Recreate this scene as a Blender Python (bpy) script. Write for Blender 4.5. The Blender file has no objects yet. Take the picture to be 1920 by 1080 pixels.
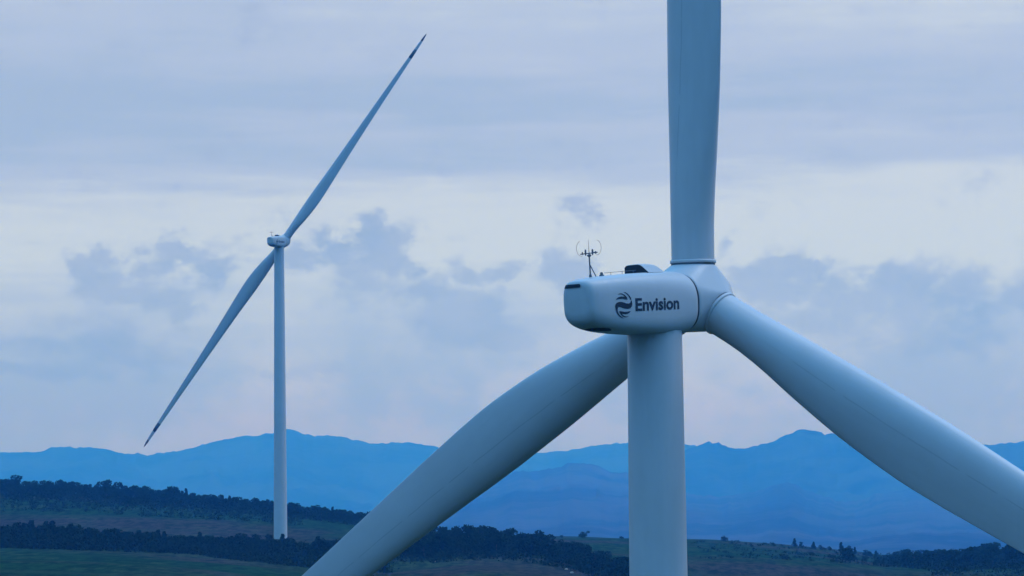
import bpy, bmesh, math, random
from mathutils import Vector, Matrix, noise
from mathutils.bvhtree import BVHTree
PI = math.pi
rad = math.radians
random.seed(7)
SC = bpy.context.scene
COL = SC.collection

# ------------------------------------------------------------------ camera
EYE = Vector((0, 0, 80.0))            # the camera hovers 80 m over the foot of the near turbine
FPX = 5200.0                          # focal length for a 1920 px wide frame
PITCH = math.atan((950 - 540) / FPX)
ROLL = 0.0115
Fw = Vector((0, math.cos(PITCH), math.sin(PITCH)))
U0 = Vector((0, -math.sin(PITCH), math.cos(PITCH)))
R0 = Vector((1, 0, 0))
Rt = math.cos(ROLL) * R0 - math.sin(ROLL) * U0
Up = math.sin(ROLL) * R0 + math.cos(ROLL) * U0
cam = bpy.data.cameras.new('camera')
cam.sensor_width = 36
cam.lens = FPX / 1920 * 36
cam.clip_start = 1
cam.clip_end = 60000
co = bpy.data.objects.new('camera', cam)
COL.objects.link(co)
m = Matrix((Rt, Up, -Fw)).transposed().to_4x4()
m.translation = EYE
co.matrix_world = m
SC.camera = co

def at(X, Y, D):
    """world point seen at photo pixel X, Y at depth D metres"""
    return EYE + Fw * D + Rt * ((X - 960) * D / FPX) + Up * ((540 - Y) * D / FPX)

def skydir(X, Y):
    d = (at(X, Y, 100) - EYE).normalized()
    return math.degrees(math.atan2(d.x, d.y)), math.degrees(math.asin(d.z))

# ------------------------------------------------------------------ light and view
SUN_EL, SUN_AZ = 58.0, 70.0          # degrees; azimuth from +Y towards +X (weak, over the right shoulder)
SC.view_settings.view_transform = 'Standard'
SC.view_settings.look = 'None'
SC.view_settings.exposure = 0
SC.view_settings.gamma = 1
SC.cycles.volume_bounces = 2
SC.cycles.max_bounces = 6
SC.cycles.use_denoising = True
sl = bpy.data.lights.new('sun', 'SUN')
sl.energy = 0.9
sl.angle = rad(30)
sl.color = (1.0, 0.98, 0.95)
so = bpy.data.objects.new('sun', sl)
COL.objects.link(so)
sd = Vector((math.sin(rad(SUN_AZ)) * math.cos(rad(SUN_EL)), math.cos(rad(SUN_AZ)) * math.cos(rad(SUN_EL)), math.sin(rad(SUN_EL))))
so.rotation_euler = (-sd).to_track_quat('-Z', 'Y').to_euler()

class NT:
    """small helper for building node trees"""
    def __init__(s, tree):
        s.t = tree
        s.n = tree.nodes
        s.l = tree.links
    def node(s, kind, **kw):
        nd = s.n.new(kind)
        for k, v in kw.items():
            setattr(nd, k, v)
        return nd
    def put(s, sock, v):
        if isinstance(v, bpy.types.NodeSocket):
            s.l.new(v, sock)
        elif isinstance(v, (tuple, list)) and len(v) == 3 and sock.type == 'RGBA':
            sock.default_value = (*v, 1)
        else:
            sock.default_value = v
    def math(s, op, a, b=0.0, c=None, clamp=False):
        nd = s.node('ShaderNodeMath', operation=op, use_clamp=clamp)
        s.put(nd.inputs[0], a)
        s.put(nd.inputs[1], b)
        if c is not None:
            s.put(nd.inputs[2], c)
        return nd.outputs[0]
    def mix(s, f, a, b, blend='MIX'):
        nd = s.node('ShaderNodeMix', data_type='RGBA', blend_type=blend)
        s.put(nd.inputs[0], f)
        s.put(nd.inputs[6], a)
        s.put(nd.inputs[7], b)
        return nd.outputs[2]
    def smooth(s, v, lo, hi, a=0.0, b=1.0):
        nd = s.node('ShaderNodeMapRange', interpolation_type='SMOOTHSTEP')
        s.put(nd.inputs[0], v)
        for i, q in enumerate((lo, hi, a, b)):
            s.put(nd.inputs[1 + i], q)
        return nd.outputs[0]
    def noise(s, vec, scale, detail=4, rough=0.5, dist=0.0):
        nd = s.node('ShaderNodeTexNoise')
        s.put(nd.inputs['Vector'], vec)
        nd.inputs['Scale'].default_value = scale
        nd.inputs['Detail'].default_value = detail
        nd.inputs['Roughness'].default_value = rough
        nd.inputs['Distortion'].default_value = dist
        return nd.outputs[0]
    def scalev(s, vec, sc, loc=(0, 0, 0)):
        nd = s.node('ShaderNodeMapping')
        s.put(nd.inputs[0], vec)
        nd.inputs['Location'].default_value = loc
        nd.inputs['Scale'].default_value = sc
        return nd.outputs[0]

def srgb(r, g, b):
    f = lambda c: (c / 255 / 12.92) if c / 255 <= 0.04045 else ((c / 255 + 0.055) / 1.055) ** 2.4
    return (f(r), f(g), f(b))

w = bpy.data.worlds.new('World')
SC.world = w
w.use_nodes = True
W = NT(w.node_tree)
W.n.clear()
outw = W.node('ShaderNodeOutputWorld')
bg = W.node('ShaderNodeBackground')
W.l.new(bg.outputs[0], outw.inputs[0])
sky = W.node('ShaderNodeTexSky', sky_type='NISHITA', sun_disc=False)
sky.sun_elevation = rad(SUN_EL)
sky.sun_rotation = rad(SUN_AZ)
sky.ozone_density = 5.0
sky.dust_density = 0.0
tc = W.node('ShaderNodeTexCoord').outputs['Generated']
sep = W.node('ShaderNodeSeparateXYZ')
W.l.new(tc, sep.inputs[0])
el = W.math('MULTIPLY', W.math('ARCSINE', sep.outputs[2]), 180 / PI)
az = W.math('MULTIPLY', W.math('ARCTAN2', sep.outputs[0], sep.outputs[1]), 180 / PI)
# high cloud in long level bands, low ragged cumulus under it
streak = W.noise(W.scalev(tc, (1.6, 1.6, 16)), 5.0, 4, 0.5, 0.3)
streak2 = W.noise(W.scalev(tc, (3.0, 3.0, 34), (5, 2, 1)), 6.0, 5, 0.6, 0.2)
soft = W.noise(W.scalev(tc, (1, 1, 2.2), (3, 7, 0)), 9.0, 4, 0.55, 0.4)
puffn = W.noise(W.scalev(tc, (1, 1, 1.4), (1.3, 0, 4.2)), 40.0, 8, 0.6, 0.2)
fine = W.noise(W.scalev(tc, (1, 1, 1.5), (8, 1, 2)), 130.0, 6, 0.65, 0.2)
blue_c = srgb(166, 187, 213)
lilac_c = srgb(181, 197, 221)
pale_c = srgb(206, 219, 229)
cold_c = srgb(160, 188, 216)
wob = W.math('MULTIPLY', W.math('SUBTRACT', streak, 0.5), 2.2)
elb = W.math('ADD', el, wob)
rp = W.node('ShaderNodeValToRGB')
stops = [(0, .45), (180, .40), (250, .36), (330, .55), (420, .80), (490, .92), (560, .92), (610, .62), (645, .34), (700, .46), (740, .22), (780, .18), (830, .42), (890, .52), (950, .62), (1080, .66)]
while len(rp.color_ramp.elements) < len(stops):
    rp.color_ramp.elements.new(0.5)
for e_, (h_, v_) in zip(rp.color_ramp.elements, stops):
    e_.position = h_ / 1100
    e_.color = (v_, v_, v_, 1)
W.l.new(W.math('DIVIDE', elb, 1100 * 57.3 / FPX), rp.inputs[0])
v = W.math('ADD', rp.outputs[0], W.math('MULTIPLY', W.math('SUBTRACT', streak2, 0.5), 0.45))
v = W.math('ADD', v, W.math('MULTIPLY', W.math('SUBTRACT', soft, 0.5), 0.5))
v = W.math('ADD', v, W.smooth(az, -9, 9, -0.06, 0.14))
c1 = W.mix(W.smooth(v, 0.12, 0.55), blue_c, lilac_c)
c1 = W.mix(W.smooth(v, 0.48, 0.98), c1, pale_c)
# cumulus: centres (photo-sized units), torn up by two scales of turbulence
BL = [(350, 470, 60, 26, 1), (300, 490, 50, 26, .9), (410, 500, 45, 36, .9), (185, 500, 34, 26, .8), (200, 540, 45, 30, .9), (260, 560, 60, 26, .9),
      (330, 575, 45, 40, .85), (345, 612, 35, 30, .6), (560, 478, 50, 20, .6), (640, 465, 42, 32, .9), (700, 445, 36, 34, 1), (740, 482, 45, 40, 1), (675, 510, 60, 40, .7),
      (800, 550, 70, 34, .9), (860, 590, 70, 34, .9), (930, 622, 70, 30, .8), (640, 550, 50, 40, .5), (910, 510, 55, 22, .75), (1060, 510, 50, 34, .8),
      (1085, 385, 34, 18, .75), (1122, 396, 22, 12, .5), (1355, 470, 28, 32, .6), (1460, 530, 70, 34, .9), (1540, 520, 50, 24, .8), (1600, 560, 120, 46, .8),
      (1700, 530, 60, 34, .9), (1790, 560, 120, 50, .8), (1900, 560, 100, 40, .6), (1500, 595, 120, 36, .7), (1750, 640, 150, 26, .5),
      (60, 650, 120, 24, .55), (50, 700, 150, 20, .7), (210, 640, 60, 36, .7), (260, 672, 80, 26, .75), (330, 690, 80, 16, .6), (500, 690, 200, 12, .35), (130, 600, 80, 26, .4), (620, 700, 90, 16, .4)]
def warp(scale, loc, amp):
    nd = W.node('ShaderNodeTexNoise')
    W.put(nd.inputs['Vector'], W.scalev(tc, (1, 1, 1.3), loc))
    nd.inputs['Scale'].default_value = scale
    nd.inputs['Detail'].default_value = 5
    nd.inputs['Roughness'].default_value = 0.6
    sp = W.node('ShaderNodeSeparateColor')
    W.l.new(nd.outputs[1], sp.inputs[0])
    return [W.math('MULTIPLY', W.math('SUBTRACT', sp.outputs[i], 0.5), amp) for i in (0, 1)]
wa = warp(55, (2, 0, 5), 2.4)
azw = W.math('ADD', az, wa[0])
elw = W.math('ADD', el, W.math('MULTIPLY', wa[1], 0.6))
acc = None
for X, Y, hw, hh, wt in BL:
    a0, e0 = skydir(X, Y)
    k = 57.3 / FPX
    dx = W.math('MULTIPLY', W.math('SUBTRACT', azw, a0), 1 / (hw * k))
    dy = W.math('MULTIPLY', W.math('SUBTRACT', elw, e0), 1 / (hh * k))
    d2 = W.math('ADD', W.math('MULTIPLY', dx, dx), W.math('MULTIPLY', dy, dy))
    b = W.math('MULTIPLY', W.math('EXPONENT', W.math('MULTIPLY', d2, -0.55)), wt)
    acc = b if acc is None else W.math('SMOOTH_MAX', acc, b, 0.15)
nz = W.math('ADD', W.math('MULTIPLY', puffn, 1.5), W.math('MULTIPLY', fine, 0.8))
pm = W.math('ADD', acc, W.math('MULTIPLY', W.math('SUBTRACT', nz, 1.15), 1.0))
puff = W.smooth(pm, 0.15, 0.74)
puff_c = W.mix(W.smooth(W.math('ADD', soft, W.math('MULTIPLY', puffn, 0.6)), 0.6, 0.95), srgb(150, 171, 201), srgb(169, 185, 211))
low = W.smooth(el, 2.0, 5.0, 1, 0)
patch = W.smooth(W.math('ADD', W.math('MULTIPLY', puffn, 0.5), W.math('MULTIPLY', soft, 0.5)), 0.42, 0.60)
c1 = W.mix(W.math('MULTIPLY', low, 0.8), c1, W.mix(patch, srgb(164, 184, 212), srgb(201, 212, 225)))
c1 = W.mix(W.math('MULTIPLY', puff, 0.9), c1, puff_c)
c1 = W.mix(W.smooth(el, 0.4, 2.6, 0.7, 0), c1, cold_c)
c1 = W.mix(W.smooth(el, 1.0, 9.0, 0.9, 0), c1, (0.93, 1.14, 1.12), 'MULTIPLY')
c1 = W.mix(1.0, c1, (0.975, 1.015, 0.965), 'MULTIPLY')
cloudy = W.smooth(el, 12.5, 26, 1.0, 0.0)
ahead = W.smooth(W.math('ABSOLUTE', az), 25, 80, 1.0, 0.0)     # horizon out of view is dimmed to deepen shade on undersides
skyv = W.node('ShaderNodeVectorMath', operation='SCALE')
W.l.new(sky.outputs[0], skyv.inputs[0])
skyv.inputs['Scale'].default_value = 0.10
# above the frame: Nishita sky plus an added blue glow lighting turbines and haze
sky_fill = W.mix(1.0, skyv.outputs[0], W.mix(W.smooth(el, 18, 70), (0.07, 0.42, 0.95), (0.28, 0.78, 1.36)), 'ADD')
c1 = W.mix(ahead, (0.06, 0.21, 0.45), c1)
W.put(bg.inputs[0], W.mix(cloudy, sky_fill, c1))
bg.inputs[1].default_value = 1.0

# ------------------------------------------------------------------ helpers
def mesh_obj(name, verts, faces, mat, parent=None, smooth=False, mats=None):
    me = bpy.data.meshes.new(name)
    me.from_pydata([tuple(v) for v in verts], [], faces)
    if smooth:
        me.polygons.foreach_set('use_smooth', [True] * len(me.polygons))
    for q in (mats or [mat]):
        me.materials.append(q)
    me.update()
    o = bpy.data.objects.new(name, me)
    COL.objects.link(o)
    if parent:
        o.parent = parent
    return o

class MB:
    """collects shapes for one mesh"""
    def __init__(s):
        s.v = []
        s.f = []
    def add(s, vs, fs):
        b = len(s.v)
        s.v += [Vector(q) for q in vs]
        s.f += [tuple(b + i for i in f) for f in fs]
    def tube(s, pts, r, n=10, cap=True):
        pts = [Vector(p) for p in pts]
        rs = r if isinstance(r, (list, tuple)) else [r] * len(pts)
        vs = []
        fs = []
        ref = None
        for i, p in enumerate(pts):
            d = (pts[min(i + 1, len(pts) - 1)] - pts[max(i - 1, 0)]).normalized()
            if ref is None:
                ref = d.orthogonal().normalized()
            ref = (ref - d * ref.dot(d)).normalized()
            q = d.cross(ref)
            for k in range(n):
                t = 2 * PI * k / n
                vs.append(p + rs[i] * (math.cos(t) * ref + math.sin(t) * q))
        for i in range(len(pts) - 1):
            for k in range(n):
                a, b = i * n + k, i * n + (k + 1) % n
                fs.append((a, b, b + n, a + n))
        if cap:
            fs.append(tuple(range(n))[::-1])
            fs.append(tuple(range((len(pts) - 1) * n, len(pts) * n)))
        s.add(vs, fs)
    def box(s, c, sz, mtx=None):
        vs = [Vector(((i & 1) - .5, ((i >> 1) & 1) - .5, ((i >> 2) & 1) - .5)) for i in range(8)]
        vs = [Vector((q.x * sz[0], q.y * sz[1], q.z * sz[2])) for q in vs]
        if mtx:
            vs = [mtx @ q for q in vs]
        s.add([q + Vector(c) for q in vs], [(0, 2, 3, 1), (4, 5, 7, 6), (0, 1, 5, 4), (2, 6, 7, 3), (0, 4, 6, 2), (1, 3, 7, 5)])
    def build(s, name, mat, parent=None, smooth=False):
        o = mesh_obj(name, s.v, s.f, mat, parent, smooth)
        return o

def thing(name, label, cat, loc=(0, 0, 0), rz=0.0, group=None):
    o = bpy.data.objects.new(name, None)
    COL.objects.link(o)
    o.empty_display_size = 1
    o.location = loc
    o.rotation_euler = (0, 0, rz)
    o['label'] = label
    o['category'] = cat
    if group:
        o['group'] = group
    return o

def material(name, base, rough=0.6, spec=0.5):
    mt = bpy.data.materials.new(name)
    mt.use_nodes = True
    N = NT(mt.node_tree)
    b = N.n['Principled BSDF']
    if base is not None:
        N.put(b.inputs['Base Color'], base)
    b.inputs['Roughness'].default_value = rough
    b.inputs['Specular IOR Level'].default_value = spec
    return mt, N, b

def lerp(a, b, t):
    return a + (b - a) * t
def interp(x, xs, ys):
    if x <= xs[0]:
        return ys[0]
    for i in range(len(xs) - 1):
        if x <= xs[i + 1]:
            return lerp(ys[i], ys[i + 1], (x - xs[i]) / (xs[i + 1] - xs[i]))
    return ys[-1]
def cinterp(x, xs, ys):
    """smooth (monotone cubic) interpolation"""
    if x <= xs[0]:
        return ys[0]
    if x >= xs[-1]:
        return ys[-1]
    n = len(xs)
    i = max(k for k in range(n - 1) if xs[k] <= x)
    def slope(k):
        if k == 0 or k == n - 1:
            return 0 if n < 3 else ((ys[1] - ys[0]) / (xs[1] - xs[0]) if k == 0 else (ys[-1] - ys[-2]) / (xs[-1] - xs[-2]))
        a = (ys[k] - ys[k - 1]) / (xs[k] - xs[k - 1])
        b = (ys[k + 1] - ys[k]) / (xs[k + 1] - xs[k])
        return 0 if a * b <= 0 else 2 * a * b / (a + b)
    h = xs[i + 1] - xs[i]
    t = (x - xs[i]) / h
    m0, m1 = slope(i) * h, slope(i + 1) * h
    return (2 * t**3 - 3 * t**2 + 1) * ys[i] + (t**3 - 2 * t**2 + t) * m0 + (-2 * t**3 + 3 * t**2) * ys[i + 1] + (t**3 - t**2) * m1

# ------------------------------------------------------------------ materials
def paint_material(name, base, blade=False):
    mt, N, b = material(name, None, 0.42, 0.4)
    oc = N.node('ShaderNodeTexCoord').outputs['Object']
    n1 = N.noise(oc, 0.35, 4, 0.6)
    n2 = N.noise(N.scalev(oc, (1, 1, 0.12)), 3.0, 5, 0.65)
    f = N.math('ADD', N.math('MULTIPLY', n1, 0.6), N.math('MULTIPLY', n2, 0.4))
    col = N.mix(N.smooth(f, 0.3, 0.7), tuple(c * 0.94 for c in base), tuple(c * 1.03 for c in base))
    if blade:
        uv = N.node('ShaderNodeUVMap', uv_map='UVMap').outputs[0]
        sp = N.node('ShaderNodeSeparateXYZ')
        N.l.new(uv, sp.inputs[0])
        u, r = sp.outputs[0], sp.outputs[1]
        wob = N.math('MULTIPLY', N.math('SUBTRACT', N.noise(N.scalev(uv, (0.1, 0.35, 1)), 1.0, 3, .6), 0.5), 0.012)
        # shell joint along the blade, broken where it has been filled
        d = N.math('ABSOLUTE', N.math('SUBTRACT', N.math('ADD', u, wob), 0.772))
        line = N.smooth(d, 0.0015, 0.0045, 1, 0)
        brk = N.smooth(N.noise(N.scalev(uv, (0.01, 0.8, 1)), 1.0, 2, .5), 0.36, 0.46)
        ln = N.math('MULTIPLY', N.math('MULTIPLY', line, brk), N.smooth(r, 5.0, 8.0))
        col = N.mix(N.math('MULTIPLY', ln, 0.22), col, tuple(c * 0.22 for c in base))
        # dotted row of serration fixings beside the leading edge
        d2 = N.math('ABSOLUTE', N.math('SUBTRACT', u, 0.925))
        dots = N.math('MULTIPLY', N.smooth(d2, 0.001, 0.004, 1, 0), N.math('GREATER_THAN', N.math('SINE', N.math('MULTIPLY', r, 34)), 0.2))
        col = N.mix(N.math('MULTIPLY', dots, 0.22), col, tuple(c * 0.3 for c in base))
        spk = N.smooth(N.noise(N.scalev(uv, (14, 1.3, 1)), 1.0, 1, .5), 0.80, 0.84)
        col = N.mix(N.math('MULTIPLY', spk, 0.5), col, tuple(c * 0.3 for c in base))
    N.put(b.inputs['Base Color'], col)
    N.put(b.inputs['Roughness'], N.smooth(n2, 0.3, 0.7, 0.36, 0.52))
    return mt
PAINT = (0.59, 0.55, 0.56)
M_white = paint_material('white_gelcoat', PAINT)
M_blade = paint_material('blade_gelcoat', PAINT, True)
M_tower = paint_material('tower_paint', PAINT)
M_dark = material('dark_navy_marking', (0.012, 0.022, 0.045), 0.55)[0]
M_vent = material('vent_black', (0.012, 0.016, 0.024), 0.7)[0]
M_steel = material('weathered_steel', (0.10, 0.13, 0.17), 0.5)[0]
M_seal = material('rubber_seal', (0.02, 0.03, 0.045), 0.8)[0]
M_joint = material('joint_grey', (0.10, 0.12, 0.14), 0.7)[0]
M_band = material('dark_tip_band', (0.06, 0.075, 0.10), 0.5)[0]

# ------------------------------------------------------------------ the wind turbines
TILT, CONE, BPITCH = 0.075, 0.043, -0.20
HUBH = 92.0
HUB = Vector((0, 3.58, HUBH))
AX = Vector((0, math.cos(TILT), math.sin(TILT)))      # rotor axis, away from the tower
E1 = Vector((1, 0, 0))
E2 = E1.cross(AX)                                     # up, leaning back with the shaft
def NP(s, wv, v):                                     # nacelle frame: s forward along the shaft from the hub, wv to the right, v up
    return HUB + AX * s + E1 * wv + E2 * v

# --- nacelle shell
NST = [  # s, half width, top, bottom, exponent above, exponent below
    (-10.22, 0.62, 0.84, -0.62, 3.2, 3.0), (-10.19, 0.84, 0.96, -0.88, 3.4, 3.2), (-10.07, 0.95, 1.04, -1.08, 3.6, 3.6), (-9.80, 1.07, 1.09, -1.22, 3.8, 4.0), (-9.40, 1.18, 1.14, -1.34, 3.9, 4.4),
    (-8.8, 1.29, 1.19, -1.46, 4.0, 5.2), (-7.9, 1.46, 1.26, -1.58, 4.0, 6.0), (-6.6, 1.63, 1.31, -1.70, 4.0, 6.5), (-5.2, 1.72, 1.35, -1.80, 3.8, 6.5),
    (-4.0, 1.75, 1.37, -1.86, 3.4, 6.0), (-3.1, 1.78, 1.38, -1.88, 2.9, 5.0), (-2.55, 1.79, 1.38, -1.88, 2.6, 4.2), (-2.28, 1.78, 1.37, -1.87, 2.45, 3.6), (-2.16, 1.75, 1.34, -1.84, 2.4, 3.4)]
def section(hw, tp, bt, eu, el_, n=64, k=1.0):
    out = []
    for i in range(n):
        t = 2 * PI * i / n
        c, sn = math.cos(t), math.sin(t)
        ex = eu if sn >= 0 else el_
        x = hw * math.copysign(abs(c) ** (2 / ex), c)
        m0 = -0.25
        y = m0 + ((tp - m0) if sn >= 0 else (m0 - bt)) * math.copysign(abs(sn) ** (2 / ex), sn)
        if sn < 0:
            x *= 1 - 0.10 * ((m0 - y) / (m0 - bt)) ** 2
        out.append((x * k, m0 + (y - m0) * k))
    return out
nv, nf = [], []
NSEG = 64
def densify(st):
    out = []
    ss = [q[0] for q in st]
    cols = list(zip(*st))
    for i in range(len(st) - 1):
        k = 3 if ss[i + 1] - ss[i] > .25 else 1
        for j in range(k):
            s = lerp(ss[i], ss[i + 1], j / k)
            out.append((s,) + tuple(cinterp(s, ss, cols[c]) for c in range(1, 6)))
    out.append(st[-1])
    return out
DST = densify(NST)
for s, hw, tp, bt, eu, el_ in DST:
    for x, y in section(hw, tp, bt, eu, el_):
        nv.append(NP(s, x, y))
for i in range(len(DST) - 1):
    for k in range(NSEG):
        a, b = i * NSEG + k, i * NSEG + (k + 1) % NSEG
        nf.append((a, b, b + NSEG, a + NSEG))
nf.append(tuple(range(NSEG))[::-1])
nf.append(tuple(range((len(DST) - 1) * NSEG, len(DST) * NSEG)))
nf = [f[::-1] for f in nf]
NBVH = BVHTree.FromPolygons(nv, [f for f in nf])

def project_shape(name, loops, frame, direction, mat, parent, off=0.012, cuts=True, cell=0.25):
    """lays flat outlines (lists of 2-D points) onto the nacelle shell; frame maps 2-D -> 3-D start, direction is the ray"""
    bm = bmesh.new()
    for lp in loops:
        vs = [bm.verts.new((x, y, 0)) for x, y in lp]
        bm.faces.new(vs)
    lay(bm, name, frame, direction, mat, parent, off, cell)
    return bpy.data.objects[-1] if False else lay.last
def lay(bm, name, frame, direction, mat, parent, off, cell):
    bmesh.ops.triangulate(bm, faces=bm.faces[:])
    xs = [v.co.x for v in bm.verts]
    ys = [v.co.y for v in bm.verts]
    for axis, lo, hi in ((0, min(xs), max(xs)), (1, min(ys), max(ys))):
        q = lo + cell
        while q < hi:
            no = Vector((1, 0, 0)) if axis == 0 else Vector((0, 1, 0))
            bmesh.ops.bisect_plane(bm, geom=bm.verts[:] + bm.edges[:] + bm.faces[:], plane_co=no * q, plane_no=no)
            q += cell
    dv = direction.normalized()
    for v in bm.verts:
        st = frame(v.co.x, v.co.y)
        hit = NBVH.ray_cast(st, dv)
        if hit[0] is None:
            print('MISS', name, tuple(v.co))
        v.co = (hit[0] - dv * off) if hit[0] is not None else st + dv * 3
    bmesh.ops.recalc_face_normals(bm, faces=bm.faces[:])
    me = bpy.data.meshes.new(name)
    bm.to_mesh(me)
    bm.free()
    me.materials.append(mat)
    o = bpy.data.objects.new(name, me)
    COL.objects.link(o)
    o.parent = parent
    lay.last = o

def blade_mesh(L=74.0):
    RN = [2.0, 3.2, 5, 8, 12, 16, 20, 26, 34, 46, 58, 66, 70, 72.6, 73.6, 74.0]
    LE = [1.14, 1.14, 1.17, 1.25, 1.33, 1.32, 1.20, 1.03, 0.90, 0.72, 0.54, 0.42, 0.34, 0.24, 0.14, 0.05]
    TE = [1.14, 1.15, 1.30, 1.80, 2.32, 2.52, 2.40, 2.10, 1.70, 1.25, 0.88, 0.64, 0.48, 0.30, 0.14, 0.03]
    TK = [1.14, 1.14, 1.13, 1.06, .95, .84, .72, .54, .36, .20, .13, .09, .07, .05, .03, .02]
    TW = [BPITCH, BPITCH, BPITCH, BPITCH, BPITCH, BPITCH, -.19, -.17, -.14, -.10, -.06, -.04, -.03, -.02, -.02, -.02]
    rs = [1.86, 2.0, 2.6, 3.2, 4, 5, 6, 7, 8, 9, 10, 11, 12, 13, 14, 15, 16, 18, 20, 22, 24, 26, 29, 32, 35, 38, 42, 46, 50, 54, 58, 61, 63.5, 65.4, 65.5, 67, 68.4, 68.5, 70, 71.4, 71.5, 72.6, 73.2, 73.6, 73.85, 74.0]
    n = 48
    vs, fs, uv = [], [], []
    for r in rs:
        le, te, tk, tw = (cinterp(r, RN, q) for q in (LE, TE, TK, TW))
        bl = min(1, max(0, (r - 3.0) / 15))
        bl = bl * bl * (3 - 2 * bl)
        ch = le + te
        pre = -0.0 + 0.0009 * max(0, r - 20) ** 2 * 0.35      # tips bend forward, away from the tower
        for k in range(n):
            t = 2 * PI * k / n
            x = (1 - math.cos(t)) / 2                          # 0 leading edge .. 1 trailing edge
            sg = 1 if t <= PI else -1
            th = (2.969 * math.sqrt(x) - 1.26 * x - 3.516 * x * x + 2.843 * x ** 3 - 1.015 * x ** 4) * 1.0
            ya = sg * th * tk * (1.0 if sg > 0 else 0.92)
            yc = math.sin(t) * tk
            y = lerp(yc, ya, bl)
            cx = -le + ch * x
            c, s_ = math.cos(tw), math.sin(tw)
            vs.append((cx * c - y * s_, pre + cx * s_ + y * c, r))   # X chord (trailing +), Y along shaft, Z span
            uv.append((k / n, r))
    for i in range(len(rs) - 1):
        for k in range(n):
            a, b = i * n + k, i * n + (k + 1) % n
            fs.append((a, b, b + n, a + n))
    fs.append(tuple(range(n))[::-1])
    fs.append(tuple(range((len(rs) - 1) * n, len(rs) * n)))
    def build(name, r0, r1, mat, grow=0.0):
        idx = [i for i, r in enumerate(rs) if r0 - 1e-6 <= r <= r1 + 1e-6]
        me = bpy.data.meshes.new(name)
        V, Fc = [], []
        for i in idx:
            cx = sum(vs[i * n + k][0] for k in range(n)) / n
            cy = sum(vs[i * n + k][1] for k in range(n)) / n
            for k in range(n):
                x, y, z = vs[i * n + k]
                d = math.hypot(x - cx, y - cy) or 1
                V.append((x + (x - cx) / d * grow, y + (y - cy) / d * grow, z))
        for i in range(len(idx) - 1):
            for k in range(n):
                a, b = i * n + k, i * n + (k + 1) % n
                Fc.append((a, b, b + n, a + n))
        Fc.append(tuple(range(n))[::-1])
        Fc.append(tuple(range((len(idx) - 1) * n, len(idx) * n)))
        me.from_pydata(V, [], Fc)
        me.polygons.foreach_set('use_smooth', [len(p.vertices) == 4 for p in me.polygons])
        ul = me.uv_layers.new(name='UVMap')
        for p in me.polygons:
            wrap = len(p.vertices) == 4 and any(q % n == n - 1 for q in p.vertices) and any(q % n == 0 for q in p.vertices)
            for li, vi in zip(p.loop_indices, p.vertices):
                u = (vi % n) / n
                if wrap and vi % n == 0:
                    u = 1.0
                ul.data[li].uv = (u, rs[idx[vi // n]])
        me.materials.append(mat)
        return me
    return build('blade', rs[0], L, M_blade), build('tip_band', 65.5, 68.4, M_band, 0.012), build('tip_band', 71.5, L, M_band, 0.012)

BLADE_ME, BAND_ME, TIP_ME = blade_mesh()

def place_blade(parent, alpha, cone=CONE, k=1.0):
    """alpha: clock angle of the blade seen from behind the rotor"""
    al = alpha
    r0 = math.cos(al) * E2 + math.sin(al) * E1
    t0 = -math.sin(al) * E2 + math.cos(al) * E1
    rd = (math.cos(cone) * r0 + math.sin(cone) * AX).normalized()
    nn = rd.cross(t0).normalized()
    if nn.dot(AX) < 0:
        nn = -nn
    mt = Matrix((t0, nn, rd)).transposed().to_4x4()
    mt.translation = HUB
    b = bpy.data.objects.new('blade', BLADE_ME)
    COL.objects.link(b)
    b.parent = parent
    b.matrix_local = mt @ Matrix.Scale(k, 4)
    for q in (BAND_ME, TIP_ME):
        o = bpy.data.objects.new('tip_band', q)
        COL.objects.link(o)
        o.parent = b
    q = MB()
    q.tube([(0, 0, 1.5), (0, 0, 1.79)], 1.165, 48)
    q.build('root_seal', M_joint, b, True)
    col = bpy.data.objects.new('root_collar', COLLAR_ME)
    COL.objects.link(col)
    col.parent = b
    return b

mb = MB()
for r, z0, z1 in ((1.22, 1.84, 1.95),):
    prof = [(1.05, z0 - .06), (r - .02, z0 - .06), (r, z0 - .04), (r, z0 + .06), (r - .02, z1), (1.12, z1 + .01)]
    n = 64
    vs = [(a * math.cos(2 * PI * k / n), a * math.sin(2 * PI * k / n), z) for a, z in prof for k in range(n)]
    fs = [(i * n + k, i * n + (k + 1) % n, (i + 1) * n + (k + 1) % n, (i + 1) * n + k) for i in range(len(prof) - 1) for k in range(n)]
    mb.add(vs, fs)
_c = mb.build('root_collar', M_white, None, True)
COLLAR_ME = _c.data
bpy.data.objects.remove(_c)

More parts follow.
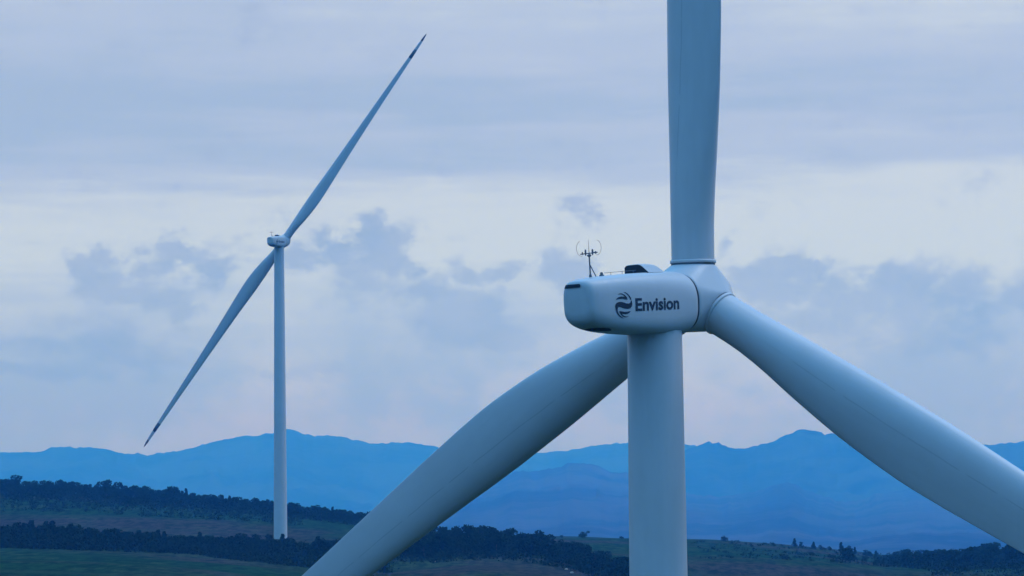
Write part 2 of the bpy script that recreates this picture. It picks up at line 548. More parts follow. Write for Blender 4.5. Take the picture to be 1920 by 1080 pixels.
def build_turbine(name, label, cat, loc, rz, alphas, group):
    T = thing(name, label, cat, loc, rz, group)
    # tower: rolled cans with flange joints
    N_ = 72
    prof = []
    top = HUBH - 1.98
    joints = [22, 46, 69]
    zs = sorted([-3, 0] + [j + d for j in joints for d in (-.5, -.10, -.06, -.05, .05, .06, .10, .5)] + [top])
    for z in zs:
        r = lerp(1.98, 1.42, max(0, z) / top) + (0.012 if any(abs(z - j) < .055 for j in joints) else 0)
        prof.append((r, z))
    vs = [(a * math.cos(2 * PI * k / N_), a * math.sin(2 * PI * k / N_), z) for a, z in prof for k in range(N_)]
    fs = [(i * N_ + k, i * N_ + (k + 1) % N_, (i + 1) * N_ + (k + 1) % N_, (i + 1) * N_ + k) for i in range(len(prof) - 1) for k in range(N_)]
    mesh_obj('tower', vs, fs, M_tower, T, True)
    # nacelle and what is fixed to it
    nac = mesh_obj('nacelle', nv, nf, M_white, T, True)
    rt = lambda x, y: NP(x, 4.0, y)
    # emblem, traced in units of its own height
    cx0, cy0, K = 395.0, 470.0, 1.36 / 625.0
    XS = 1.0
    main = [(205, 480), (212, 440), (240, 405), (285, 388), (340, 385), (400, 402), (450, 425), (490, 437), (525, 430), (550, 405), (560, 372), (582, 366), (588, 430), (583, 490), (560, 532), (520, 552), (470, 556),
            (410, 545), (350, 520), (310, 503), (280, 502), (262, 520), (257, 565), (270, 640), (305, 695), (350, 737), (398, 772), (345, 760), (285, 715), (238, 645), (213, 560)]
    cres = [(405, 163), (450, 168), (500, 205), (545, 262), (570, 320), (574, 352), (550, 350), (536, 308), (505, 250), (460, 200)]
    upl = [(270, 218), (325, 190), (380, 194), (430, 228), (468, 275), (487, 320), (482, 346), (440, 335), (380, 320), (310, 318), (228, 333), (250, 300), (290, 274), (350, 262), (400, 268), (428, 284), (415, 252), (380, 222), (330, 207)]
    lowr = [(2 * cx0 - x - 8, 2 * cy0 - y) for x, y in upl]
    def cv(pts):
        return [((x - cx0) * K * XS * 1.40, (cy0 - y) * K) for x, y in pts]
    ems, emv = EM_POS
    loops = [[(ems + x, emv + y) for x, y in cv(p)] for p in (main, cres, upl, lowr)]
    project_shape('emblem', loops, rt, -E1, M_dark, nac)
    # lettering
    cu = bpy.data.curves.new('lettering', 'FONT')
    cu.body = 'Envision'
    cu.size = 1.0
    cu.offset = 0.03
    cu.resolution_u = 4
    to = bpy.data.objects.new('lettering', cu)
    COL.objects.link(to)
    bpy.context.view_layer.update()
    me = bpy.data.meshes.new_from_object(to.evaluated_get(bpy.context.evaluated_depsgraph_get()))
    bpy.data.objects.remove(to)
    xs = [q.co.x for q in me.vertices]
    eh = max(q.co.y for q in me.vertices if q.co.x < min(xs) + .3)
    bm = bmesh.new()
    bm.from_mesh(me)
    x0, x1, y0, yh = TXT
    for q in bm.verts:
        q.co.x = lerp(x0, x1, (q.co.x - min(xs)) / (max(xs) - min(xs)))
        q.co.y = y0 + q.co.y / eh * yh
    lay(bm, 'lettering', rt, -E1, M_dark, nac, 0.012, 0.25)
    # outlet slot in the tail and intake under it
    bk = lambda x, y: NP(-14, x, y)
    def slot(xa, xb, ya, yb, rr):
        pts = [(xa, ya), (xb - rr, ya)]
        for i in range(7):
            t = -PI / 2 + PI * i / 6
            pts.append((xb - rr + rr * math.cos(t), (ya + yb) / 2 + (yb - ya) / 2 * math.sin(t)))
        pts += [(xb - rr, yb), (xa, yb)]
        return pts
    project_shape('vent_slot', [slot(-1.10, 0.30, 0.70, 0.88, 0.09)], bk, AX, M_vent, nac, 0.03, True, 0.05)
    un = lambda x, y: NP(x, y, -6)
    pts = [(-8.75 + 0.55 * math.cos(t) * (1 + .12 * math.sin(3 * t)), 0.1 + 0.75 * math.sin(t)) for t in [2 * PI * i / 28 for i in range(28)]]
    project_shape('floor_intake', [pts], un, E2, M_vent, nac, 0.012, True, 0.15)
    # roof scoop: rear opening with a sloped side, body running forward
    sec = [(-0.62, 0), (-0.62, 0.34), (-0.54, 0.42), (-0.40, 0.45), (0.18, 0.46), (0.34, 0.43), (0.48, 0.35), (0.90, 0.0)]
    hb = MB()
    S0 = HOOD_S
    zb = 1.33
    nS = len(sec)
    st = [(S0, 1.0), (S0 + 0.05, 1.03), (S0 + 0.7, 1.02), (S0 + 1.15, 0.97), (S0 + 1.45, 0.82), (S0 + 1.62, 0.55)]
    vv = []
    for s, k in st:
        for x, y in sec:
            vv.append(NP(s, HOOD_W + x * lerp(1, k, .35), zb - .05 + (y + .05) * k))
    ff = [(i * nS + k, i * nS + k + 1, (i + 1) * nS + k + 1, (i + 1) * nS + k) for i in range(len(st) - 1) for k in range(nS - 1)]
    ff.append(tuple(range(nS)))
    ff.append(tuple(range((len(st) - 1) * nS, len(st) * nS))[::-1])
    hb.add(vv, ff)
    hood = hb.build('roof_scoop', M_white, T, False)
    hood.parent = nac
    ob = MB()
    a = [NP(S0 - 0.02, HOOD_W + x * 1.02 - .0, zb - .03 + y * 1.02) for x, y in sec]
    c = [NP(S0 + 0.00, HOOD_W + x, zb - .03 + y) for x, y in sec]
    ob.add(a + c, [tuple(range(nS))] + [(k, k + 1, nS + k + 1, nS + k) for k in range(nS - 1)])
    ob.build('scoop_opening', M_vent, nac)
    # wind sensor mast
    ms = MAST_S
    z0 = 1.20
    def P(x, v, s=0.0):
        return NP(ms + s, x, v)
    q = MB()
    q.tube([P(0, z0), P(0, z0 + .14), P(0, z0 + .15), P(0, z0 + 1.2)], [.08, .065, .04, .034], 10)
    q.tube([P(0, z0 + 1.2), P(0, z0 + 1.35), P(0, z0 + 1.9)], [.020, .014, .008], 8)
    q.tube([P(.02, z0 + .62), P(.32, z0 + .02, .05)], .028, 8)
    q.tube([P(-.55, z0 + 1.2), P(.50, z0 + 1.23)], .026, 8)
    q.tube([P(-.10, z0 + 1.12), P(0, z0 + 1.04), P(.1, z0 + 1.13)], .05, 8)
    q.build('sensor_mast', M_steel, nac)
    for sx in (-1, 1):
        q = MB()
        q.tube([P(sx * .22, z0 + 1.10), P(sx * .22, z0 + 1.2), P(sx * .22, z0 + 1.36), P(sx * .22, z0 + 1.42)], [.02, .045, .045, .03], 8)
        q.tube([P(sx * .42, z0 + 1.16), P(sx * .42, z0 + 1.30)], .03, 8)
        q.tube([P(sx * .37, z0 + 1.24, -.09), P(sx * .47, z0 + 1.24, .09)], .028, 6)
        q.build('wind_sensor', M_steel, nac)
        q = MB()
        pts = []
        for i in range(17):
            t = rad(-100 + 180 * i / 16)
            pts.append(P(sx * (.50 + .30 * math.cos(t)) - sx * .02, z0 + 1.48 + .38 * math.sin(t)))
        q.tube(pts, .010, 6)
        q.build('lightning_hoop', M_steel, nac)
    q = MB()
    q.tube([P(0, z0, .95), P(0, z0 + .12, .95)], [.14, .12], 12)
    q.tube([P(0, z0 + .10, .95), P(0, z0 + .20, .95), P(0, z0 + .25, .95)], [.07, .08, .04], 12)
    q.build('beacon_lamp', M_steel, nac)
    q = MB()
    q.tube([P(.1, z0 + .20, 1.05), P(.1, z0 + .30, HOOD_S - MAST_S)], .012, 6)
    for t in (0.2, .55, .9):
        s_ = lerp(1.05, HOOD_S - MAST_S, t)
        q.tube([P(.1, z0 + .02, s_), P(.1, z0 + .20 + .1 * t, s_)], .012, 6)
    q.build('safety_rail', M_steel, nac)
    # rubber seal between nacelle and hub
    q = MB()
    sc_ = NST[-1]
    vs = [NP(t, x, y) for t, k in ((-2.16, .80), (-2.155, .97), (-1.94, .97), (-1.935, .80)) for x, y in section(*sc_[1:], 64, k)]
    q.add(vs, [(a * 64 + k, a * 64 + (k + 1) % 64, (a + 1) * 64 + (k + 1) % 64, (a + 1) * 64 + k) for a in range(3) for k in range(64)])
    q.build('seal_ring', M_seal, nac)
    # hub: cast spinner blending three blade stubs
    bm = bmesh.new()
    pts = []
    for i in range(14):
        for k in range(28):
            t, p = PI * (i + .5) / 14, 2 * PI * k / 28
            v = Vector((math.sin(t) * math.cos(p), math.cos(t), math.sin(t) * math.sin(p)))
            s = v.y * (2.0 if v.y < 0 else 2.75)
            rr = 1.70
            if s < -1.85:
                continue
            pts.append(NP(s, v.x * rr, v.z * rr))
    for t, k in ((-1.98, .96), (-1.92, .99)):
        pts += [NP(t, x, y) for x, y in section(*sc_[1:], 64, k)]
    for j in range(3):
        al = alphas[0] + j * 2 * PI / 3
        r0 = math.cos(al) * E2 + math.sin(al) * E1
        t0 = -math.sin(al) * E2 + math.cos(al) * E1
        rd = (math.cos(CONE) * r0 + math.sin(CONE) * AX).normalized()
        nn = rd.cross(t0)
        if j and len(alphas) == 2:
            continue
        for k in range(40):
            p = 2 * PI * k / 40
            for rr, z in ((1.19, 1.66), (1.17, 1.70)):
                pts.append(HUB + rd * z + (t0 * math.cos(p) + nn * math.sin(p)) * rr)
    if len(alphas) == 2:
        for al in alphas[1:]:
            r0 = math.cos(al) * E2 + math.sin(al) * E1
            t0 = -math.sin(al) * E2 + math.cos(al) * E1
            for k in range(40):
                p = 2 * PI * k / 40
                pts.append(HUB + r0 * 1.70 + (t0 * math.cos(p) + AX * math.sin(p)) * 1.15)
    for p in pts:
        bm.verts.new(p)
    g = bmesh.ops.convex_hull(bm, input=bm.verts[:])
    dead = list({q for q in g['geom_interior'] + g['geom_unused'] if isinstance(q, bmesh.types.BMVert)})
    bmesh.ops.delete(bm, geom=dead, context='VERTS')
    for f in bm.faces:
        f.smooth = True
    bmesh.ops.recalc_face_normals(bm, faces=bm.faces[:])
    me = bpy.data.meshes.new('hub')
    bm.to_mesh(me)
    bm.free()
    me.materials.append(M_white)
    hub = bpy.data.objects.new('hub', me)
    COL.objects.link(hub)
    hub.parent = T
    rm = hub.modifiers.new('soften', 'REMESH')
    rm.mode = 'VOXEL'
    rm.voxel_size = 0.07
    rm.use_smooth_shade = True
    sm = hub.modifiers.new('smooth', 'SMOOTH')
    sm.factor = 0.5
    sm.iterations = 6
    for i, al in enumerate(alphas):
        if len(alphas) == 3:
            place_blade(T, al)
        else:
            place_blade(T, al, (CONE, 0.0)[i], (0.988, 1.024)[i])
    return T

# measured places on the shell (metres in the nacelle frame)
EM_POS = (-8.20, -0.31)
TXT = (-7.38, -3.86, -0.61, 0.63)
HOOD_S, HOOD_W = -5.15, 0.0
MAST_S = -8.97

TH1 = 0.676
hub1 = at(1300.7, 556.8, 146.9)
def base_of(hubw, th):
    R = Matrix.Rotation(-th, 3, 'Z')
    return hubw - R @ HUB
b1 = base_of(hub1, TH1)
T1 = build_turbine('wind_turbine', 'huge wind turbine close up with dark lettering on its nacelle, three blades cut off', 'wind turbine',
                   b1, -TH1, [0.018, 0.018 + 2 * PI / 3, 0.018 + 4 * PI / 3], 'wind turbines')
TH2 = rad(18.5)
hub2 = at(532.5, 452, 805)
b2 = base_of(hub2, TH2)
T2 = build_turbine('wind_turbine', 'smaller distant wind turbine on the wooded slope, two blades in one slanting line', 'wind turbine',
                   b2, -TH2, [rad(37.8), rad(218.9)], 'wind turbines')

# ------------------------------------------------------------------ ground
XC = [-3000, -800, -200, 0, 150, 300, 420, 524, 620, 700, 800, 870, 950, 1040, 1110, 1180, 1290, 1400, 1500, 1580, 1660, 1760, 1870, 1960, 2200, 2900, 5000]
#  photo height of the ground at some distances, column by column
GD = [520, 640, 740, 800, 860, 950, 1050, 1130, 1200]
CREST = [905, 905, 915, 922, 928, 938, 948, 960, 970, 980, 994, 1002, 1006, 1008, 1009, 1010, 1012, 1020, 1030, 1040, 1050, 1050, 1046, 1046, 1040, 1035, 1030]
MIDT = [1015, 1015, 1018, 1022, 1022, 1024, 1024, 1024, 1024, 1024, 1026, 1028, 1030, 1034, 1040, 1046, 1050, 1052, 1056, 1060, 1066, 1068, 1066, 1064, 1060, 1056, 1050]
NEART = [1034, 1034, 1032, 1031, 1034, 1042, 1052, 1062, 1070, 1072, 1066, 1060, 1060, 1066, 1080, 1092, 1096, 1098, 1100, 1100, 1100, 1100, 1098, 1096, 1090, 1085, 1080]
def ground_px(X, d):
    cr, mi, ne = (cinterp(X, XC, q) for q in (CREST, MIDT, NEART))
    # rows of ground from near to far, in photo height
    rows_d = [420, 560, 690, 800, 900, 1010, 1120, 1200, 1320]
    rows_y = [ne + 75, ne + 20, ne, mi, lerp(mi, cr, .28), lerp(mi, cr, .62), lerp(mi, cr, .9), cr, cr + 3]
    return cinterp(d, rows_d, rows_y)
def ground_z(X, d):
    if d < 420:
        z4 = (at(X, ground_px(X, 420), 420)).z
        t = max(0, (d - 150) / 270)
        t = t * t * (3 - 2 * t)
        return lerp(b1.z, z4, t)
    if d <= 1320:
        return at(X, ground_px(X, d), d).z
    z0 = at(X, ground_px(X, 1320), 1320).z
    t = min(1, (d - 1320) / 2400)
    t = t * t * (3 - 2 * t)
    return lerp(z0, 0.0, t)
def ground_at(X, d):
    p = at(X, 0, d)
    p = Vector((p.x, p.y, 0))
    n = noise.noise(Vector((p.x, p.y, 0)) * .012) * 1.2 + noise.noise(Vector((p.x, p.y, 5)) * .05) * .35
    k = min(1, max(0, (d - 300) / 200))
    p.z = ground_z(X, d) + n * k
    return p
DROWS = [8, 40, 90, 150, 220, 300, 360, 420] + [420 + 12 * i for i in range(1, 80)] + [1400, 1480, 1600, 1800, 2100, 2500, 3000, 3720, 5000, 7000, 10000, 13000, 16000]
XCOLS = [-3000 + 250 * i for i in range(11)] + [-300 + 14 * i for i in range(180)] + [2240 + 250 * i for i in range(12)]
gv, gf = [], []
for d in DROWS:
    for X in XCOLS:
        gv.append(ground_at(X, d))
nx = len(XCOLS)
for i in range(len(DROWS) - 1):
    for k in range(nx - 1):
        a = i * nx + k
        gf.append((a, a + 1, a + nx + 1, a + nx))
# the rest of the sheet, all the way round behind the camera
base_i = len(gv)
A0 = math.atan2((gv[-1] - EYE).x, (gv[-1] - EYE).y)
A1 = 2 * PI + math.atan2((gv[-nx] - EYE).x, (gv[-nx] - EYE).y)
NA = 40
ring = []
for i, d in enumerate(DROWS):
    zr, zl = gv[i * nx + nx - 1].z, gv[i * nx].z
    rr = math.hypot(gv[i * nx + nx - 1].x, gv[i * nx + nx - 1].y)
    rl = math.hypot(gv[i * nx].x, gv[i * nx].y)
    row = [i * nx + nx - 1]
    for k in range(1, NA):
        t = k / NA
        a = lerp(A0, A1, t)
        r = lerp(rr, rl, t)
        gv.append(Vector((r * math.sin(a), r * math.cos(a), lerp(zr, zl, t))))
        row.append(len(gv) - 1)
    row.append(i * nx)
    ring.append(row)
for i in range(len(DROWS) - 1):
    for k in range(NA):
        gf.append((ring[i][k], ring[i][k + 1], ring[i + 1][k + 1], ring[i + 1][k]))
inner = [k for k in range(nx)] + ring[0][1:-1]
gf.append(tuple(inner)[::-1])

M_ground, N, b = material('meadow_and_heath', None, 1.0, 0.0)
oc = N.node('ShaderNodeTexCoord').outputs['Object']
n1 = N.noise(oc, 0.0075, 5, 0.6, 0.6)
n2 = N.noise(N.scalev(oc, (1, .5, 1)), 0.05, 6, 0.65, 0.4)
n3 = N.noise(N.scalev(oc, (1, .25, 1)), 0.35, 5, 0.7)
green, brown, straw = (0.017, 0.052, 0.022), (0.056, 0.046, 0.042), (0.050, 0.080, 0.036)
colr = N.mix(N.smooth(n1, 0.47, 0.60), green, brown)
colr = N.mix(N.math('MULTIPLY', N.smooth(n2, 0.50, 0.68), 0.7), colr, straw)
colr = N.mix(N.smooth(n3, 0.38, 0.62, 0.75, 0.0), colr, (0.004, 0.012, 0.008))
n4 = N.noise(N.scalev(oc, (.3, 1, 1)), 0.022, 4, 0.6, 1.0)
colr = N.mix(N.smooth(n4, 0.56, 0.66, 0, 0.45), colr, (0.036, 0.050, 0.034))
N.put(b.inputs['Base Color'], colr)
gr = mesh_obj('ground', gv, gf, M_ground, None, True)
gr['kind'] = 'structure'

# ------------------------------------------------------------------ mountains
def slope_material(name, dark, pale, rock):
    mt, N, b = material(name, None, 1.0, 0.0)
    oc = N.node('ShaderNodeTexCoord').outputs['Object']
    n1 = N.noise(oc, 0.0022, 8, 0.62, 0.5)
    n2 = N.noise(oc, 0.012, 6, 0.65)
    colr = N.mix(N.smooth(n1, 0.42, 0.60), dark, pale)
    colr = N.mix(N.smooth(n2, 0.45, 0.7, 0, .5), colr, rock)
    N.put(b.inputs['Base Color'], colr)
    return mt
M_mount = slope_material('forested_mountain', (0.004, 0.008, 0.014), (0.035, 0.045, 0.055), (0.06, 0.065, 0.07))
M_foot = slope_material('bare_foothill', (0.016, 0.014, 0.022), (0.058, 0.048, 0.060), (0.09, 0.075, 0.085))
def mountain(name, prof, D, depth, foot=0.0, amp=1.0, seed=0, mat=M_mount):
    xs = [p[0] for p in prof]
    ys = [p[1] for p in prof]
    rows = 60
    step = 6
    cols = list(range(int(xs[0]), int(xs[-1]) + 1, step))
    vs, fs = [], []
    for j in range(rows):
        t = j / (rows - 1) * 1.5                     # 0 foot, 1 crest, 1.5 behind the crest
        d = D - depth * (1 - t)
        for X in cols:
            crest = at(X, cinterp(X, xs, ys), D)
            p = at(X, 500, d)
            h = crest.z - foot
            sh = t ** 1.25 if t <= 1 else 1 - (t - 1) ** 1.2 * 1.6
            q = Vector((p.x, p.y, seed * 777)) * 0.0011
            rid = noise.hetero_terrain(q, 1.0, 2.0, 6, 0.7, noise_basis='BLENDER')
            q2 = Vector((p.x + 400 * noise.noise(Vector((p.x * .0008, p.y * .0006, seed))), p.y * .30, seed * 77)) * 0.0030
            gul = abs(noise.noise(q2)) * 1.0 + abs(noise.noise(q2 * 2.3)) * .5 + abs(noise.noise(q2 * 5.1)) * .25
            k = math.sin(min(1, t) * PI)
            z = foot + h * sh - (gul * 0.28 * k * h) * amp * 1.5 + (rid - .9) * .05 * h * k
            z += noise.noise(Vector((X * .045, seed, t * 3))) * 8 * min(1, t) + noise.noise(Vector((X * .11, seed, t * 5))) * 7.0 * min(1, t)
            vs.append(Vector((p.x, p.y, z)))
    n = len(cols)
    for j in range(rows - 1):
        for k in range(n - 1):
            a = j * n + k
            fs.append((a, a + 1, a + n + 1, a + n))
    o = mesh_obj(name, vs, fs, mat, None, True)
    o['kind'] = 'structure'
    return o
mountain('mountains', [(-1200, 870), (-700, 845), (-300, 858), (0, 847), (60, 847), (110, 837), (180, 838), (240, 850), (270, 851), (330, 845), (400, 827), (450, 817), (505, 812), (540, 803), (572, 813), (640, 818), (700, 831), (730, 829), (780, 830),
          (815, 838), (880, 852), (960, 850), (1025, 847), (1080, 840), (1130, 832), (1180, 828), (1240, 824), (1300, 836), (1400, 850), (1600, 860), (1750, 848), (1795, 822), (1815, 826), (1860, 836), (1900, 828), (1935, 821), (2100, 815), (2500, 850), (3200, 880)], 13000, 3600, 10, 0.8, 1)
mountain('mountains', [(1150, 930), (1210, 880), (1260, 852), (1284, 842), (1310, 831), (1340, 829), (1365, 839), (1388, 841), (1410, 834), (1440, 829), (1460, 818), (1500, 804), (1535, 811), (1560, 812), (1620, 806), (1680, 815), (1740, 830),
          (1800, 838), (1850, 833), (1900, 829), (1960, 840), (2200, 860), (2600, 930)], 10400, 2600, 8, 0.55, 2)
mountain('foothills', [(700, 960), (780, 938), (860, 915), (930, 898), (965, 884), (1000, 882), (1040, 876), (1075, 866), (1095, 869), (1112, 871), (1140, 884), (1180, 888), (1230, 905), (1284, 925), (1340, 930), (1400, 922), (1470, 905), (1520, 925),
          (1580, 940), (1640, 925), (1720, 915), (1800, 922), (1920, 928), (2200, 935), (2700, 965)], 8600, 5000, -12, 0.22, 3, M_foot)

# ------------------------------------------------------------------ trees
def foliage(name, c0, c1):
    mt, N, b = material(name, None, 1.0, 0.0)
    oi = N.node('ShaderNodeObjectInfo').outputs['Random']
    ge = N.node('ShaderNodeNewGeometry').outputs['Random Per Island']
    f = N.math('ADD', N.math('MULTIPLY', oi, 0.5), N.math('MULTIPLY', ge, 0.5))
    N.put(b.inputs['Base Color'], N.mix(f, c0, c1))
    return mt
M_leaf = foliage('dark_foliage', (0.004, 0.014, 0.008), (0.018, 0.042, 0.020))
M_shrub = foliage('scrub_foliage', (0.006, 0.018, 0.010), (0.018, 0.034, 0.018))
M_bark = material('bark', (0.035, 0.028, 0.022), 0.9)[0]

def leaf(vs, fs, p, s, up=0.0):
    a = Vector((random.gauss(0, 1), random.gauss(0, 1), random.gauss(0, 1))).normalized()
    b_ = a.orthogonal().normalized()
    b_ = (Matrix.Rotation(random.random() * 6.28, 3, a) @ b_)
    c = a.cross(b_)
    i = len(vs)
    vs += [p + b_ * s * random.uniform(.6, 1.1), p + c * s * random.uniform(.5, 1), p - b_ * s * random.uniform(.6, 1.1), p - c * s * random.uniform(.5, 1)]
    fs.append((i, i + 1, i + 2, i + 3))

def crown_mesh(seed, kind):
    random.seed(seed)
    vs, fs = [], []
    lobes = []
    if kind == 'round':
        H, Wd = 1.0, random.uniform(.34, .46)
        for i in range(11):
            t = random.uniform(.22, .95)
            wd = Wd * math.sin(min(1, (t + .12)) * PI * .86) ** .6
            a = random.random() * 6.28
            r = wd * random.uniform(.1, .8)
            lobes.append((Vector((math.cos(a) * r, math.sin(a) * r, t * .9)), random.uniform(.13, .22)))
    elif kind == 'cone':
        for i in range(13):
            t = i / 12
            wd = lerp(.30, .03, t)
            a = random.random() * 6.28
            r = wd * random.uniform(.2, .8)
            lobes.append((Vector((math.cos(a) * r, math.sin(a) * r, .16 + t * .80)), lerp(.20, .07, t)))
    else:
        for i in range(10):
            a = random.random() * 6.28
            r = random.uniform(0, .55)
            lobes.append((Vector((math.cos(a) * r, math.sin(a) * r, random.uniform(.2, .78))), random.uniform(.18, .28)))
    for c, r in lobes:
        for j in range(70):
            d = Vector((random.gauss(0, 1), random.gauss(0, 1), random.gauss(0, 1))).normalized()
            leaf(vs, fs, c + Vector((d.x * r, d.y * r, d.z * r * .8)) * random.uniform(.55, 1.08), random.uniform(.035, .075))
    me = bpy.data.meshes.new('crown')
    me.from_pydata([tuple(v) for v in vs], [], fs)
    me.materials.append(M_shrub if kind == 'shrub' else M_leaf)
    return me
def trunk_mesh(seed):
    random.seed(seed)
    q = MB()
    q.tube([(0, 0, -.08), (0, 0, .2), (random.uniform(-.02, .02), 0, .5), (0, 0, .8)], [.032, .024, .016, .006], 7)
    for i in range(4):
        a = random.random() * 6.28
        z = random.uniform(.3, .6)
        q.tube([(0, 0, z), (math.cos(a) * .1, math.sin(a) * .1, z + .08), (math.cos(a) * .22, math.sin(a) * .22, z + .2)], [.012, .008, .003], 5)
    me = bpy.data.meshes.new('trunk')
    me.from_pydata([tuple(v) for v in q.v], [], q.f)
    me.materials.append(M_bark)
    return me
CROWNS = {k: [crown_mesh(100 + i * 7 + len(k), k) for i in range(n)] for k, n in (('round', 7), ('cone', 4), ('shrub', 4))}
TRUNKS = [trunk_mesh(i) for i in range(4)]
random.seed(21)
def tree(X, d, h, kind='round', label='', group=None, name='tree', wide=1.0, cat='tree'):
    p = ground_at(X, d)
    o = thing(name, label, cat, p - Vector((0, 0, .15)), random.random() * 6.28, group)
    c = bpy.data.objects.new('crown', random.choice(CROWNS[kind]))
    COL.objects.link(c)
    c.parent = o
    c.scale = (h * wide, h * wide * random.uniform(.85, 1.1), h)
    if kind != 'shrub':
        t = bpy.data.objects.new('trunk', random.choice(TRUNKS))
        COL.objects.link(t)
        t.parent = o
        t.scale = (h * .8, h * .8, h)
    return o

# ridge belt on the left skyline
L1 = ('dark tree in the dense belt along the left skyline ridge', 'trees along the left ridge')
X = -30
while X < 700:
    cr = 1185
    r = random.random()
    h = random.uniform(4.4, 6.0) * (1.12 if X < 350 else .92) * (.85 if X > 560 else 1)
    if r < .12:
        h *= 1.15
    tree(X, cr + random.uniform(-30, 15), h, 'cone' if random.random() < .15 else 'round', *L1, wide=random.uniform(.85, 1.2))
    X += random.uniform(5, 9)
X = 10
while X < 700:
    tree(X, random.uniform(1080, 1150), random.uniform(4.5, 6.5), 'round', *L1, wide=random.uniform(1, 1.35))
    X += random.uniform(11, 22)
# lower belt that hides the foot of the distant turbine
L2 = ('dark tree in the lower belt that crosses the foot of the distant turbine', 'trees in the lower belt')
def belt_d(X):
    return interp(X, [0, 200, 330, 524, 640, 860], [735, 740, 752, 765, 765, 760])
X = -25
while X < 690:
    hh = interp(X, [0, 180, 330, 524, 690], [7.8, 7.0, 5.6, 5.2, 5.2])
    tree(X, belt_d(X) + random.uniform(-14, 22), hh * random.uniform(.78, 1.0), 'cone' if random.random() < .2 else 'round', *L2, wide=random.uniform(.95, 1.3))
    X += random.uniform(7, 12)
# belt running down to the right behind the lowered blade
L3 = ('dark tree in the belt running downhill between the lowered blade and the near tower', 'trees between blade and near tower')
X = 735
while X < 1200:
    yt = interp(X, [700, 840, 930, 980, 1040, 1120, 1200], [985, 980, 988, 994, 1015, 1040, 1064])
    for row in range(2 if X < 1000 else 2):
        d = interp(X, [740, 950, 1040, 1200], [800, 800, 780, 700]) + row * -40 + random.uniform(-12, 12)
        h = interp(X, [740, 950, 1040, 1200], [6.8, 6.6, 5.0, 5.5]) * random.uniform(.75, 1.12) * (1 if row == 0 else .9)
        tree(X + random.uniform(-5, 5), d, h, 'round', *L3, wide=random.uniform(1.0, 1.4))
    X += random.uniform(10, 17)
# wooded knoll at the right edge
L4 = ('dark tree on the wooded knoll at the right edge under the long blade', 'trees on the right knoll')
X = 1655
while X < 1960:
    for row in range(3):
        tree(X + random.uniform(-5, 5), 1170 - row * 130 + random.uniform(-25, 15), random.uniform(4.5, 6.5) * interp(X, [1650, 1860, 1960], [.85, 1.35, 1.1]), 'round', *L4, wide=random.uniform(1.1, 1.5))
    X += random.uniform(15, 30)
# scattered small trees and shrubs of the right hill
L5 = ('small dark shrub scattered on the open right hillside', 'shrubs on the right hillside')
for X, d, h, k in ((1470, 1195, 3.6, 'cone'), (1482, 1190, 2.6, 'round'), (1505, 1192, 3.2, 'cone'), (1520, 1180, 2.2, 'shrub'), (1535, 1185, 2.3, 'shrub'), (1556, 1190, 4.4, 'cone'),
                   (1572, 1190, 3.6, 'round'), (1581, 1185, 3.2, 'cone'), (1600, 1190, 2.8, 'round'), (1609, 1188, 3.0, 'round'), (1620, 1190, 3.2, 'cone'), (1640, 1190, 2.6, 'round'),
                   (1390, 1100, 1.6, 'shrub'), (1430, 1190, 1.5, 'shrub'), (1415, 1190, 1.2, 'shrub'), (1500, 1040, 1.8, 'shrub'), (1540, 980, 1.8, 'shrub'), (1600, 1050, 2.4, 'shrub'), (1640, 1000, 2.4, 'shrub'),
                   (1660, 930, 2.6, 'shrub'), (1700, 950, 2.8, 'shrub'), (1620, 900, 2.2, 'shrub'), (1040, 1180, 1.5, 'shrub'), (1150, 1185, 1.6, 'shrub'), (1170, 1185, 1.3, 'shrub'), (1450, 900, 1.8, 'shrub')):
    tree(X, d, h, k, *L5, name='shrub', wide=1.2, cat='shrub')
tree(1080, 1190, 3.6, 'shrub', 'lone wide bush on the crest just left of the near tower', name='bush', wide=1.15, cat='bush')
tree(1340, 1190, 3.4, 'shrub', 'lone flat-topped bush on the crest right of the near tower', name='bush', wide=.95, cat='bush')
tree(1571, 900, 5.8, 'round', 'lone round dark tree at the bottom edge below the long blade', name='tree', wide=1.2)
# pale boulders on the meadow under the lowered blade
bo = None
for i, (X, d, s) in enumerate(((768, 760, .35), (808, 735, .35), (1048, 700, .4), (1100, 690, .5), (1058, 668, .45), (826, 790, .5), (905, 790, .5))):
    bm = bmesh.new()
    bmesh.ops.create_icosphere(bm, subdivisions=2, radius=1)
    for q in bm.verts:
        q.co *= 1 + .35 * noise.noise(q.co * 1.3 + Vector((i * 5, 0, 0)))
        q.co.z *= .6
    me = bpy.data.meshes.new('boulder')
    bm.to_mesh(me)
    bm.free()
    if bo is None:
        bo = material('pale_rock', (0.34, 0.33, 0.30), 0.9)[0]
    me.materials.append(bo)
    o = bpy.data.objects.new('boulder', me)
    COL.objects.link(o)
    o.location = ground_at(X, d) + Vector((0, 0, s * .2))
    o.scale = (s, s, s)
    o['label'] = 'small pale boulder in the grass among the trees below the lowered blade'
    o['category'] = 'boulder'
    o['group'] = 'boulders on the meadow'

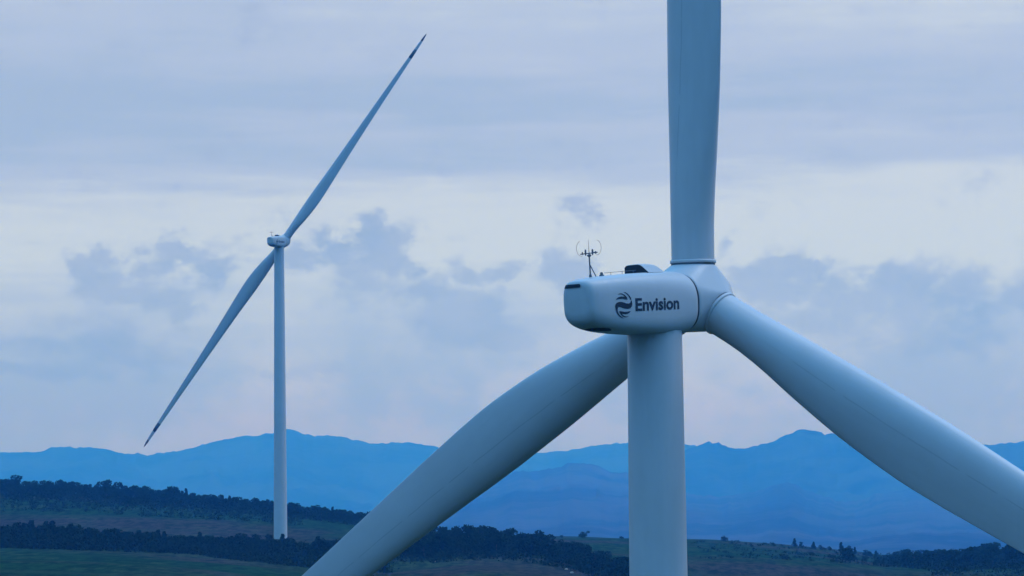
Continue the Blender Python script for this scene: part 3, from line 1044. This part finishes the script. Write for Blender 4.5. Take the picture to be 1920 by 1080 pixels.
# undergrowth: one mass of scrub nobody could count
random.seed(5)
vs, fs = [], []
def clump(X, d, h, wd, n):
    g = ground_at(X, d)
    for j in range(n):
        r = abs(random.gauss(0, .5)) * wd
        a = random.random() * 6.28
        leaf(vs, fs, g + Vector((math.cos(a) * r, math.sin(a) * r, random.random() ** 1.3 * h)), random.uniform(.22, .5))
for i in range(900):
    X = random.uniform(-30, 700)
    clump(X, belt_d(X) + random.uniform(-26, 16), random.uniform(1.5, 4) * interp(X, [0, 300, 700], [1.3, 1.0, .85]), 3.4, 26)
for i in range(500):
    X = random.uniform(-30, 330)
    clump(X, random.uniform(750, 790) , random.uniform(1.5, 4.5), 3.4, 24)
for i in range(700):
    X = random.uniform(0, 700)
    clump(X, random.uniform(1085, 1200), random.uniform(1.5, 3.6), 3.6, 22)
for i in range(420):
    X = random.uniform(730, 1200)
    d = interp(X, [740, 950, 1040, 1200], [770, 770, 750, 675]) + random.uniform(-40, 40)
    clump(X, d, random.uniform(1.0, 3.5), 3.2, 24)
for i in range(420):
    X = random.uniform(1640, 1960)
    clump(X, random.uniform(900, 1190), random.uniform(1.2, 3.6), 3.5, 24)
for i in range(160):
    X = random.uniform(1290, 1700)
    clump(X, random.uniform(850, 1195), random.uniform(.4, 1.2), 2.5, 14)
for i in range(520):
    X = random.uniform(330, 720)
    clump(X, random.uniform(interp(X, [330, 480, 720], [735, 690, 660]), 760), random.uniform(.8, 2.6), 3.0, 20)
for i in range(700):
    X = random.uniform(1620, 1965)
    clump(X, random.uniform(interp(X, [1620, 1750, 1965], [1000, 700, 560]), 1180), random.uniform(.8, 2.8), 3.2, 20)
for i in range(260):
    X = random.uniform(0, 560)
    clump(X, random.uniform(1010, 1090), random.uniform(.8, 3.4), 2.2, 22)
ug = mesh_obj('undergrowth', vs, fs, M_shrub)
ug['label'] = 'dense dark undergrowth filling the tree belts and hillsides'
ug['category'] = 'undergrowth'
ug['kind'] = 'stuff'

# ------------------------------------------------------------------ haze
BX, BZ0, BZ1 = 16800.0, min(v.z for v in gv) - 2.0, 560.0
q = MB()
q.box((0, 0, (BZ0 + BZ1) / 2), (2 * BX, 2 * BX, BZ1 - BZ0))
hm = bpy.data.materials.new('haze')
hm.use_nodes = True
N = NT(hm.node_tree)
N.n.clear()
out = N.node('ShaderNodeOutputMaterial')
pv = N.node('ShaderNodeVolumePrincipled')
pv.inputs['Color'].default_value = (0.065, 0.38, 1.0, 1)
pv.inputs['Absorption Color'].default_value = (1, 1, 1, 1)
pv.inputs['Density'].default_value = 0.00021
pv.inputs['Anisotropy'].default_value = 0.55
N.l.new(pv.outputs[0], out.inputs['Volume'])
hz = q.build('haze', hm)
hz['kind'] = 'stuff'
hz['label'] = 'thin blue air between the camera and the mountains'
hz['category'] = 'haze'
